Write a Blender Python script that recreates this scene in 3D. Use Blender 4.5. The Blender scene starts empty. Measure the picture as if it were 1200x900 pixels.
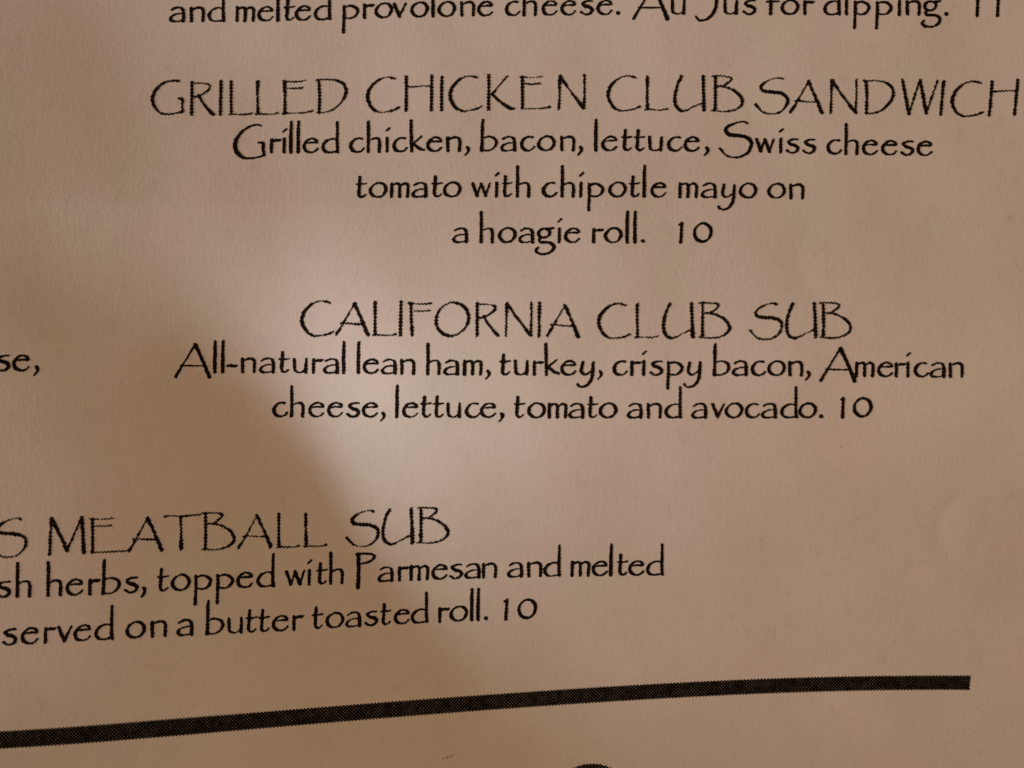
import bpy, math, random
import numpy as np

# Scale: 1 unit = 1 cm.  The sheet lies in the XY plane, +Z towards the reader.
sc = bpy.context.scene
COL = sc.collection

# ---------------------------------------------------------------- camera, world, lamps, exposure
EYE = 12.0
cam_d = bpy.data.cameras.new("camera"); cam = bpy.data.objects.new("camera", cam_d); COL.objects.link(cam)
cam.location = (0.0, 0.0, EYE)
cam_d.sensor_width = 36.0; cam_d.lens = 36.0 * EYE / 12.0
cam_d.clip_start = 0.1; cam_d.clip_end = 500.0
cam_d.dof.use_dof = True; cam_d.dof.focus_distance = EYE - 0.05; cam_d.dof.aperture_fstop = 0.24
sc.camera = cam

world = bpy.data.worlds.new("World"); sc.world = world; world.use_nodes = True
bg = world.node_tree.nodes["Background"]
bg.inputs[0].default_value = (1.0, 0.55, 0.28, 1.0); bg.inputs[1].default_value = 0.05

def aim(o, target):
    from mathutils import Vector
    d = Vector(target) - o.location
    o.rotation_euler = d.to_track_quat('-Z', 'Y').to_euler()

# warm room lamp, large and dim
ld = bpy.data.lights.new("room_lamp", 'AREA'); ld.shape = 'DISK'; ld.size = 14.0
ld.energy = 2823; ld.color = (1, 0.676, 0.418)
lo = bpy.data.objects.new("room_lamp", ld); COL.objects.link(lo); lo.location = (6.713, -0.653, 28.847); aim(lo, (0.0, 0, 0))
# whiter table spotlight with a soft-edged beam, from the left
sd = bpy.data.lights.new("table_spotlight", 'SPOT'); sd.energy = 39283; sd.color = (1, 0.987, 1.055)
sd.spot_size = math.radians(2 * 22.9508); sd.spot_blend = 1.0; sd.shadow_soft_size = 1.9
so = bpy.data.objects.new("table_spotlight", sd); COL.objects.link(so); so.location = (-26.9087, 0.5937, 3.6796); aim(so, (-0.32730000000000004, 3.5068, 0))

sc.view_settings.view_transform = 'Standard'; sc.view_settings.look = 'None'
sc.view_settings.exposure = 0.10; sc.view_settings.gamma = 1.0; sc.view_settings.use_curve_mapping = False
sc.cycles.use_denoising = False; sc.cycles.filter_width = 1.6
sc.cycles.max_bounces = 4; sc.cycles.sample_clamp_indirect = 1.0; sc.cycles.caustics_reflective = False

# ---------------------------------------------------------------- materials
def material(name):
    m = bpy.data.materials.new(name); m.use_nodes = True
    nt = m.node_tree
    return m, nt, nt.nodes["Principled BSDF"]

def noise(nt, vec, scale, detail=2.0, rough=0.5, stretch=(1, 1, 1)):
    mp = nt.nodes.new("ShaderNodeMapping"); mp.inputs["Scale"].default_value = stretch
    nt.links.new(vec, mp.inputs["Vector"])
    n = nt.nodes.new("ShaderNodeTexNoise"); n.inputs["Scale"].default_value = scale
    n.inputs["Detail"].default_value = detail; n.inputs["Roughness"].default_value = rough
    nt.links.new(mp.outputs[0], n.inputs["Vector"])
    return n.outputs["Fac"]

def math_node(nt, op, a, b):
    n = nt.nodes.new("ShaderNodeMath"); n.operation = op
    for i, v in enumerate((a, b)):
        if isinstance(v, (int, float)): n.inputs[i].default_value = v
        else: nt.links.new(v, n.inputs[i])
    return n.outputs[0]

def ramp(nt, fac, stops):
    r = nt.nodes.new("ShaderNodeValToRGB")
    while len(r.color_ramp.elements) < len(stops): r.color_ramp.elements.new(0.5)
    for e, (p, c) in zip(r.color_ramp.elements, stops):
        e.position = p; e.color = (*c, 1.0)
    nt.links.new(fac, r.inputs[0])
    return r.outputs[0]

def mix(nt, kind, fac, a, b):
    n = nt.nodes.new("ShaderNodeMix"); n.data_type = 'RGBA'; n.blend_type = kind
    n.inputs[0].default_value = fac
    nt.links.new(a, n.inputs[6]); nt.links.new(b, n.inputs[7])
    return n.outputs[2]

def paper_material():
    m, nt, b = material("menu_paper")
    co = nt.nodes.new("ShaderNodeTexCoord").outputs["Object"]
    fibre = noise(nt, co, 11.0, 3.0, 0.62, (2.0, 1.0, 1.0))      # short fibres, running down the page
    grain = noise(nt, co, 34.0, 2.0, 0.7, (1.3, 1.0, 1.0))
    blotch = noise(nt, co, 1.7, 3.0, 0.55)
    tint = noise(nt, co, 0.75, 1.5, 0.45, (1.1, 1.0, 1.0))
    base = ramp(nt, tint, [(0.36, (0.708, 0.653, 0.586)), (0.64, (0.733, 0.650, 0.608))])
    wear = ramp(nt, blotch, [(0.30, (0.965, 0.965, 0.96)), (0.66, (1.0, 1.0, 1.0))])
    col = mix(nt, 'MULTIPLY', 1.0, base, wear)
    fib = ramp(nt, fibre, [(0.28, (0.962, 0.962, 0.958)), (0.72, (1.0, 1.0, 1.0))])
    col = mix(nt, 'MULTIPLY', 1.0, col, fib)
    ghost = ramp(nt, noise(nt, co, 4.2, 3.0, 0.6, (1.5, 1.0, 1.0)), [(0.56, (1.0, 1.0, 1.0)), (0.74, (0.945, 0.940, 0.935))])   # faint show-through
    col = mix(nt, 'MULTIPLY', 1.0, col, ghost)
    fleck = ramp(nt, noise(nt, co, 15.0, 1.0, 0.5, (1.9, 0.8, 1.0)), [(0.66, (1.0, 1.0, 1.0)), (0.80, (0.90, 0.885, 0.87))])   # stray darker fibres
    col = mix(nt, 'MULTIPLY', 1.0, col, fleck)
    nt.links.new(col, b.inputs["Base Color"])
    b.inputs["Roughness"].default_value = 0.85
    b.inputs["Specular IOR Level"].default_value = 0.0
    hgt = math_node(nt, 'ADD', math_node(nt, 'MULTIPLY', fibre, 0.75), math_node(nt, 'MULTIPLY', grain, 0.35))
    bp = nt.nodes.new("ShaderNodeBump"); bp.inputs["Strength"].default_value = 0.15; bp.inputs["Distance"].default_value = 0.012
    nt.links.new(hgt, bp.inputs["Height"]); nt.links.new(bp.outputs[0], b.inputs["Normal"])
    return m

def ink_material(name, lo, hi):
    m, nt, b = material(name)
    co = nt.nodes.new("ShaderNodeTexCoord").outputs["Object"]
    f = noise(nt, co, 30.0, 3.0, 0.6)
    nt.links.new(ramp(nt, f, [(0.35, lo), (0.75, hi)]), b.inputs["Base Color"])
    b.inputs["Roughness"].default_value = 0.8
    b.inputs["Specular IOR Level"].default_value = 0.05
    return m

def wood_material():
    m, nt, b = material("table_wood")
    co = nt.nodes.new("ShaderNodeTexCoord").outputs["Object"]
    f = noise(nt, co, 1.2, 6.0, 0.6, (0.25, 2.6, 1.0))
    nt.links.new(ramp(nt, f, [(0.3, (0.045, 0.020, 0.010)), (0.7, (0.12, 0.055, 0.026))]), b.inputs["Base Color"])
    b.inputs["Roughness"].default_value = 0.45
    return m

PAPER = paper_material()
INK = ink_material("black_ink", (0.003, 0.0016, 0.0012), (0.020, 0.012, 0.009))
RULE_INK = ink_material("screened_black_ink", (0.003, 0.0018, 0.0012), (0.014, 0.009, 0.007))
SMUDGE = ink_material("brown_smudge", (0.26, 0.20, 0.14), (0.42, 0.35, 0.28))
WOOD = wood_material()

# ---------------------------------------------------------------- helpers
def mesh_object(name, verts, faces, mat, parent=None, smooth=True):
    me = bpy.data.meshes.new(name); me.from_pydata([tuple(map(float, v)) for v in verts], [], faces)
    me.validate(); me.update()
    if smooth: me.polygons.foreach_set("use_smooth", [True] * len(me.polygons))
    me.materials.append(mat)
    o = bpy.data.objects.new(name, me); COL.objects.link(o)
    if parent: o.parent = parent
    return o

CURL, SLOPE, RISE, FX, FY, F1, F2, F3, W0, W1, W2, BY, BW, BL, DROP = 1.087, 0.2606, 0.33, -1.914, -1.752, 0.4314, 0.7275, 0.0188, 0.108, 0.0821, 0.0203, -0.0703, 1.95, 1.9, 0.0243
def sheet_height(X, Y):
    """Gentle curl of the sheet (cm): a soft valley runs down it, the left side rises towards the reader."""
    X = np.asarray(X, float); Y = np.asarray(Y, float)
    t = FY - Y
    xv = FX + np.where(t > 0, F2 * t, F1 * t) + F3 * t * np.abs(t)           # the valley line
    xv = np.clip(xv, -5.5, 2.5)
    s = xv - X
    w = W0 + np.minimum(np.where(t < 0, W1, W2) * t * t, 1.2)                # fold is tightest half way down
    soft = w * np.logaddexp(0.0, s / w)
    left = CURL * (1.0 - np.exp(-soft * SLOPE / CURL))
    r = np.maximum(w * np.logaddexp(0.0, -s / w), 0.0)
    band = np.exp(-((Y - BY) / BW) ** 2)
    right = RISE * band * BL * (1.0 - np.exp(-r / BL))
    h = left + right + DROP * np.maximum(-s, 0.0) ** 2 / (6.0 + np.maximum(-s, 0.0))
    # slight cockling of the paper
    h = h + 0.005 * np.sin(1.9 * X + 0.8 * Y + 0.4) * np.sin(0.7 * X - 1.6 * Y + 1.1)
    h = h + 0.003 * np.sin(3.1 * X - 1.2 * Y + 2.0) * np.sin(1.3 * X + 2.7 * Y)
    # two handling creases near the right edge, each a short shallow arc
    for cx, cy, rad, dep in ((5.27, -1.62, 0.44, 0.0070), (3.86, 1.40, 0.62, 0.0042)):
        d = np.sqrt((np.hypot(X - cx, Y - cy) - rad) ** 2 + 0.0006)
        h = h - dep * np.exp(-d / 0.13) * np.clip(0.35 - (X - cx) / rad, 0.0, 1.0)
    return h


# ---------------------------------------------------------------- table top under the sheet
def table_top():
    z1, z0 = -0.06, -2.5
    v = [(x, y, z) for z in (z0, z1) for x, y in ((-60, -40), (60, -40), (60, 40), (-60, 40))]
    o = mesh_object("table_top", v, [(0, 3, 2, 1), (4, 5, 6, 7), (0, 1, 5, 4), (1, 2, 6, 5), (2, 3, 7, 6), (3, 0, 4, 7)], WOOD, smooth=False)
    o["kind"] = "structure"
table_top()

# ---------------------------------------------------------------- the menu
menu = bpy.data.objects.new("restaurant_menu", None); COL.objects.link(menu)
menu["label"] = "cream paper menu sheet printed in black with sandwich and sub listings above a thick rule"
menu["category"] = "menu"

def paper_sheet():
    # letter-size sheet; the frame sees the middle of its right half
    def axis(lo, hi, a, b, fine, coarse):
        return np.concatenate([np.arange(lo, a, coarse), np.arange(a, b, fine), np.arange(b, hi + 1e-6, coarse)])
    xs = axis(-14.0, 7.6, -6.6, 6.6, 0.045, 0.25); ys = axis(-15.0, 13.0, -5.2, 5.2, 0.045, 0.26)
    X, Y = np.meshgrid(xs, ys); Z = sheet_height(X, Y)
    nx, ny = len(xs), len(ys)
    top = np.stack([X.ravel(), Y.ravel(), Z.ravel()], 1)
    low = top.copy(); low[:, 2] -= 0.015                                  # thickness of the stock
    n = nx * ny
    i = np.arange(n).reshape(ny, nx)
    q = np.stack([i[:-1, :-1], i[:-1, 1:], i[1:, 1:], i[1:, :-1]], -1).reshape(-1, 4)
    f = q.tolist() + (q[:, ::-1] + n).tolist()
    rim = list(i[0]) + list(i[1:, -1]) + list(i[-1, -2::-1]) + list(i[-2:0:-1, 0])
    for a, b in zip(rim, rim[1:] + rim[:1]): f.append((int(a), int(a + n), int(b + n), int(b)))
    return mesh_object("paper", np.concatenate([top, low]), f, PAPER, menu)
paper_sheet()

# Lettering: each glyph is a list of pen strokes (x, y, pen width), in tenths of a millimetre, y up from the baseline.
BODY = {
 'a': [[(2.3,13.6,2),(7,16,2),(12,16,1.9),(15,14,2.8),(16,8,3.2),(15.8,.6,3.4)], [(14.5,9.2,1.4),(8.5,8.8,1.6),(3,6.5,2.2),(.9,3,3),(2.9,.5,2.6),(8,0,1.6),(14.3,1,1.8)]],
 'b': [[(2.9,36.3,2.4),(2.4,32,3),(1.9,10,3),(1.4,.4,3.4)], [(2.6,14.8,1.6),(9.5,16.6,1.8),(16.5,14,2.6),(18.6,9.6,3),(16,3.8,2.2),(9.5,.3,1.6),(1.6,.7,1.8)]],
 'c': [[(14.4,15.6,2.4),(9.5,16.1,1.9),(4.5,13.4,2.5),(1.5,7.8,3.2),(3.6,2.2,3.3),(9,.1,2.1),(13.5,1.2,1.9),(16.6,4.2,2.1)]],
 'd': [[(17.2,15,1.8),(11,15.6,1.8),(4.5,12.5,2.6),(1.5,6.8,3.2),(3.8,1.6,2.8),(9.5,0,1.8),(17,1.1,2)], [(18.4,35.2,2.6),(18.2,20,2.8),(18,8,3),(18.7,.5,3)]],
 'e': [[(3.4,10.8,1.4),(10,11.5,1.9),(16.6,11.8,2.3),(15.2,14.6,2.4),(10,16.3,1.9),(4.5,13.6,2.4),(1.3,8,3.1),(3.2,2.4,3.1),(9,.1,1.9),(13.7,1.2,1.8),(17.2,4.4,1.9)]],
 'f': [[(11,33.5,2.2),(7.4,34,2.2),(4.9,29,2.8),(4.8,15,3.2),(4.4,.4,3.3)], [(.3,14.6,2),(7,15,2),(13.6,15.2,2)]],
 'g': [[(11,16,2.2),(16,14.5,2.6),(17.8,11,3),(15,7,2.4),(10.5,5.4,2.2),(5.8,7.1,2.9),(4.6,11,3.1),(6.7,14.6,2.6),(11,16,2.2)], [(13.5,15.4,2),(18.5,15.8,2.6),(22.4,16.8,2.2)], [(8.3,6,2.1),(5.2,2.9,2.4),(7,.3,2.6),(16.5,-.3,2.8),(22,-3.6,3.3),(21.5,-8.4,3),(16.5,-12.5,2.2),(9.5,-13.8,2.2),(3.8,-12.5,2.6),(1.5,-9.7,2.9),(3.8,-6.4,2)]],
 'h': [[(1.9,35,3),(2,20,3),(1.6,.4,3)], [(2.5,13.4,1.6),(9,16,2),(13.6,15.2,2.6),(15,11,3),(14.6,.4,3)]],
 'i': [[(2,16,2.9),(1.7,.5,2.9)], [(.7,24.3,1.9),(4.2,27.4,2.3)]],
 'k': [[(1.5,36,3),(2,18,3),(2.3,.5,3)], [(13.6,17.4,2.1),(4.4,9.2,2.1)], [(4.5,9,2.4),(11.6,3.2,3),(16.6,1.6,2.1)]],
 'l': [[(2.4,35.9,2.7),(1.9,20,3.2),(1.8,.5,3.3)]],
 'm': [[(2,15.6,3),(1.6,.5,3.1)], [(2.2,13.6,1.8),(7.6,15.8,2.3),(10.8,14.6,2.9),(11.4,11,2.9),(11.1,.5,3.1)], [(11.8,13,1.8),(17,15.8,2.4),(20.4,14.6,2.9),(21.2,11,2.9),(20.5,.5,2.9)]],
 'n': [[(2,15.4,3),(2.3,.5,3)], [(2.4,13.3,1.8),(9.5,16,2.3),(14.2,15.3,2.8),(16.2,12,3),(15.8,.5,2.8)]],
 'o': [[(11,16.7,2),(16.5,15.3,2.6),(19.5,11,3.2),(19.2,6.7,3),(15.6,1.7,2.2),(10.4,.2,1.9),(5.2,1.5,2.7),(1.8,5.6,3.3),(2.1,10.4,2.9),(6,14.9,2),(11,16.7,2)]],
 'p': [[(2,14.6,2.7),(2.3,5,3),(1.7,-6,2.7),(1.4,-15.6,2.9)], [(2.1,13.2,2),(9.5,15,2.2),(15.6,12.6,2.8),(18.2,8.5,3.1),(15.2,2.7,2.5),(9.5,.2,1.8),(2.8,1.3,1.8)]],
 'r': [[(2.2,15,3),(2,.5,3)], [(2.4,12.4,1.8),(6.8,14.5,2.5),(10.2,14.3,2.8),(12.8,14.9,1.9)]],
 's': [[(14.2,16,2),(8,15.7,2),(3.5,13,2.7),(6,10.2,3.1),(12,8.2,3.3),(14.5,5.4,3.1),(11.8,1.3,2.4),(6.2,.1,1.9),(1.5,2.9,2.5)]],
 't': [[(4.2,23.4,3),(3.4,10,3.1),(3,4,3.1),(4.2,1.2,2.7),(7.4,.5,1.9),(10.8,3.1,1.7)], [(.4,15.4,1.8),(5,15.2,2),(11.6,16.1,1.7)]],
 'u': [[(1.9,15.8,2.8),(2.1,8,3),(2.7,2.6,2.8),(6,.4,1.8),(10,.4,1.6),(14,2.6,1.8)], [(15.8,16,2.4),(15.4,8,3),(15,.6,3.1)]],
 'v': [[(2,15.4,2.9),(8,1.2,3.2)], [(8.2,1.4,2.2),(15.2,15.6,2.2)]],
 'w': [[(2,15.4,3),(7,1.3,3.3)], [(7.2,1.4,2.2),(11.5,14.6,2)], [(11.8,14.8,3),(17,1.3,3.3)], [(17.2,1.4,2.2),(22,15.6,2.1)]],
 'y': [[(7.5,14.6,2.8),(6,8,3),(5.8,3.6,3),(8.5,.8,2.3),(12,1,1.8),(17,4.2,1.8)], [(19.6,14.6,2.6),(19,5,3),(17.8,-4,3),(13.5,-11.2,2.6),(7.5,-14,2),(3.2,-13.4,2),(1.1,-10.8,2.6)]],
 ',': [[(3.6,4.2,2.9),(5,2.4,3.2),(4.4,-1,2.5),(1.1,-5,1.7)]],
 '.': [[(1.9,1.7,3.3),(2.5,1.5,3.5)]],
 '-': [[(.9,7.2,1.8),(3.6,7.8,2.7),(9,7.2,2.7),(12.2,7.9,1.8)]],
 '1': [[(1.1,20.8,2),(4.3,23,2.3)], [(4,22,2.9),(3.3,10,2.9),(2.8,.4,3.1)]],
 '0': [[(12,22.4,2.6),(18,20,3),(21.2,14.3,3.3),(20.3,8,2.9),(15.7,2.3,2.3),(10.5,1.1,2.7),(4.8,3.7,3.3),(1.8,9.5,3.1),(2.5,15.3,2.3),(6.6,20.5,2.1),(12,22.4,2.6)]],
 'A': [[(1.9,-5.2,2.9),(8,5,2.4),(16.5,19,1.8),(25,32.6,2.2)], [(25,32,3.8),(33,15,3.3),(41.3,-5.3,3.8)], [(8,7.6,2),(22,7.4,1.8),(35,7.5,1.6)]],
 'G': [[(32.3,32,2.2),(29,32.8,1.8),(23,32,1.8),(14,27.6,2.4),(6,19.8,3.2),(2.2,10,3.9),(4.7,.7,4.1),(12,-5.6,2.9),(21,-6.3,1.9),(30,-4.9,1.8),(36.2,-3.4,2)], [(29.2,12,1.6),(33,11.7,2.2),(35.6,10.8,3),(35.3,5,3.1),(36.2,-2,3.1)]],
 'J': [[(25.5,34,2.6),(25,16,3.1),(24,7,3.1),(18.5,-2.5,2.9),(11,-7,1.9),(5.2,-7.4,2.4),(1,-3,2.3)]],
 'P': [[(3.2,33,3.7),(3.2,10,3.5),(2.5,-5.8,3.8)], [(1,32.8,2.2),(10,33.7,2.2),(20,32.4,2.4),(22.5,29.6,2.8),(16,24,2.2),(4,21.4,1.8)]],
 'S': [[(33.6,33.8,2.3),(28.5,35.4,1.6),(20,33.5,1.8),(11.7,29.7,2.7),(8.7,25.4,3.5),(12,20.4,3.5),(21,19.1,3.3),(31,17.8,3.3),(37.6,13.4,3.5),(38.7,8.5,3.3),(35.2,.6,2.8),(27.5,-5,2),(18.5,-6.7,1.8),(9.5,-4.6,2),(1.5,3.7,2.5)]],
}
HEAD = {
 'A': [[(1.4,.8,2.7),(8.5,12,2.2),(15,24,1.6),(22.5,36.6,2)], [(22.4,36.8,3.5),(30,20,2.7),(37.8,.9,3.7)], [(6.5,13.8,2),(11,14,1.6),(22,13,1.4),(31,12.8,1.6)]],
 'B': [[(4,39.3,2.7),(4,20,2.6),(3.6,1,3.1)], [(.3,40.6,1.7),(5,41,1.7),(14,40.7,1.3),(22.6,38.8,2.3),(21,35,2.1),(14,29.5,2.3)], [(4.5,28.5,1.6),(12,28.8,2),(22,26,2.2),(31,20,2.6),(35.4,13,2.9),(34.2,7,2.6),(26,1.6,1.8),(14,-.6,1.4),(5,.1,1.4),(-.3,.3,1.5)]],
 'C': [[(33.6,37.7,2.1),(30.3,38.8,2.3),(23.5,39.7,1.4),(14,36.6,2),(6,29.4,2.8),(2,21,3.3),(2.2,13,3.3),(7,4.3,2.8),(15,-1.1,2),(22,-.9,1.5),(31,.7,1.6),(38.3,3.8,2.1)]],
 'D': [[(3,38.2,2.9),(4,20,2.8),(3.6,.8,2.8)], [(.3,38.8,1.9),(5,39.2,1.6),(14,39.2,1.4),(24,37.8,2),(31.8,33.4,2.6),(35,26.5,3),(34.1,20,2.9),(28.8,11.6,2.2),(20,4.1,1.6),(9,.7,1.2),(1.1,.7,1.5)]],
 'E': [[(2.5,38.1,3.1),(2.8,20,2.8),(2.6,.9,2.9)], [(.2,38.3,1.6),(10,37.5,1.3),(20,37.7,1.3),(26.2,38.7,1.5)], [(3.5,30.2,1.3),(15,29.6,1.3),(23.3,30.4,1.8)], [(.7,.5,1.7),(10,.8,1.2),(24,1,1.4),(34.6,2.9,2.1)]],
 'F': [[(2.6,38,2.9),(3,20,2.8),(3.6,.5,2.9)], [(.3,38,1.9),(10,37.3,1.4),(20,37.4,1.5),(26.3,38,1.7)], [(4,29.2,1.4),(15,28.8,1.5),(24.2,29.9,1.9)]],
 'G': [[(33.7,39.7,2.1),(27,40.1,1.6),(16,37.8,2),(6.6,29.9,2.8),(2.4,20.5,3.3),(2.8,14,3.3),(6.6,6.6,2.9),(13,1.7,2),(23,1.1,1.4),(32,2.5,1.6),(38.3,3.9,2.1)], [(32.7,18.9,1.7),(37,18.5,2.9),(37.2,10,2.6),(37.6,3.8,2.9)]],
 'H': [[(2.3,39.6,2.9),(2.2,20,2.8),(1.9,.6,2.9)], [(32.2,41.1,2.7),(31.8,20,2.6),(31.4,1.2,2.8)], [(3.5,28.2,2),(10,28,1.4),(20,29,1.3),(31,29,1.6)]],
 'I': [[(2.7,39.1,2.9),(2.2,20,2.8),(2,.5,2.9)]],
 'K': [[(2.3,40.3,2.9),(2.3,20,2.6),(1.9,.5,2.9)], [(23.6,39,1.9),(18.5,33,2),(7,19,2)], [(6,18.3,2.4),(16,9,2.6),(27.3,1.7,3.3),(32.6,1,1.6)]],
 'L': [[(2.5,38.3,3.1),(2.3,20,2.4),(2.6,1.2,2.9)], [(.2,.3,1.9),(3,.8,1.6),(14,.1,1.3),(21,.3,1.5),(26.2,1.5,1.9)]],
 'M': [[(4.5,39,3.3),(3,20,2.6),(2.1,0,3.1)], [(4.8,39,4),(11,26,3.3),(21.5,3.8,3.6)], [(21.5,4.2,2.3),(30,23,2),(37.5,38.6,2.5)], [(38,40,3.1),(39,20,3.5),(39.9,1.4,3.8)]],
 'N': [[(2.5,38,3.3),(2.2,18,2.2),(1.3,.5,2.5)], [(3,38.6,3.3),(14,22.5,2.2),(30.3,2,3.8)], [(31.4,40,2.5),(31.4,20,1.8),(30.5,2.2,2.9)]],
 'O': [[(22,39.2,2),(31,36.8,3),(37.6,31,3.1),(40.1,22,3.1),(38.2,13,2.4),(31.4,4.7,1.8),(24,.6,1.6),(18,-.2,2.4),(10.2,2.7,3),(3.8,9.6,3.3),(2.1,18,3.1),(4.2,27,2.4),(11,35.3,1.5),(18,38.7,1.6),(22,39.2,2)]],
 'R': [[(2,37.7,2.9),(2,18,2.6),(1.7,.6,2.9)], [(2,37.1,1.4),(10,37.3,1.3),(19,36.6,1.6),(23.2,34.4,2.3),(22,30,2),(15,24.5,1.8),(9,22,2),(3,21,1.6)], [(9.5,23,2.4),(17,11.5,2.4),(26,1.3,3.2),(28.3,1,1.6)]],
 'S': [[(33.7,39.4,2.3),(29,40.3,1.6),(24,39.7,1.2),(14.5,35.8,2),(8.5,30,2.9),(10,25.6,3.1),(16,24,3.1),(30,22.7,3.1),(37.7,18.9,3.1),(39.2,13,2.9),(35.8,5.1,2.4),(28,-.8,1.7),(19,-2,1.4),(10,.1,1.7),(1.8,8.3,2.5)]],
 'T': [[(.8,38.2,2.3),(5,38.8,1.9),(20,38.2,1.4),(32,38.9,1.8),(40.8,39.6,1.4)], [(18.5,37.8,2),(19,20,2.6),(18.8,1.8,3.1)]],
 'U': [[(10.3,39.6,2.9),(6,31,2.6),(2.8,18,3),(2.6,10,3.1),(5.1,3.1,3.1),(10,-.4,2.9),(16,.1,2),(24,4.3,1.4),(34.5,9,1.8)], [(35.6,40,2.9),(36.3,20,3),(36.7,.9,3.5)]],
 'W': [[(2.6,40.5,2.9),(11,1.9,3.4)], [(11.2,2,2.1),(23,40,2)], [(23.5,40.5,2.9),(31.5,2.4,3.4)], [(31.7,2.5,2.1),(43.8,40,1.8)]],
 # E whose foot runs on to the next letter
 'E+': [[(2.5,38.1,3.1),(2.8,20,2.8),(2.6,.9,2.9)], [(.2,38.3,1.6),(10,37.5,1.3),(20,37.7,1.3),(26.2,38.7,1.5)], [(3.5,30.2,1.3),(15,29.6,1.3),(23.3,30.4,1.8)], [(.7,.5,1.7),(10,.8,1.2),(24,1,1.6),(34.6,1.4,2.1),(39.5,1.4,2.2),(43,2.6,2)]],
}


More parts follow.
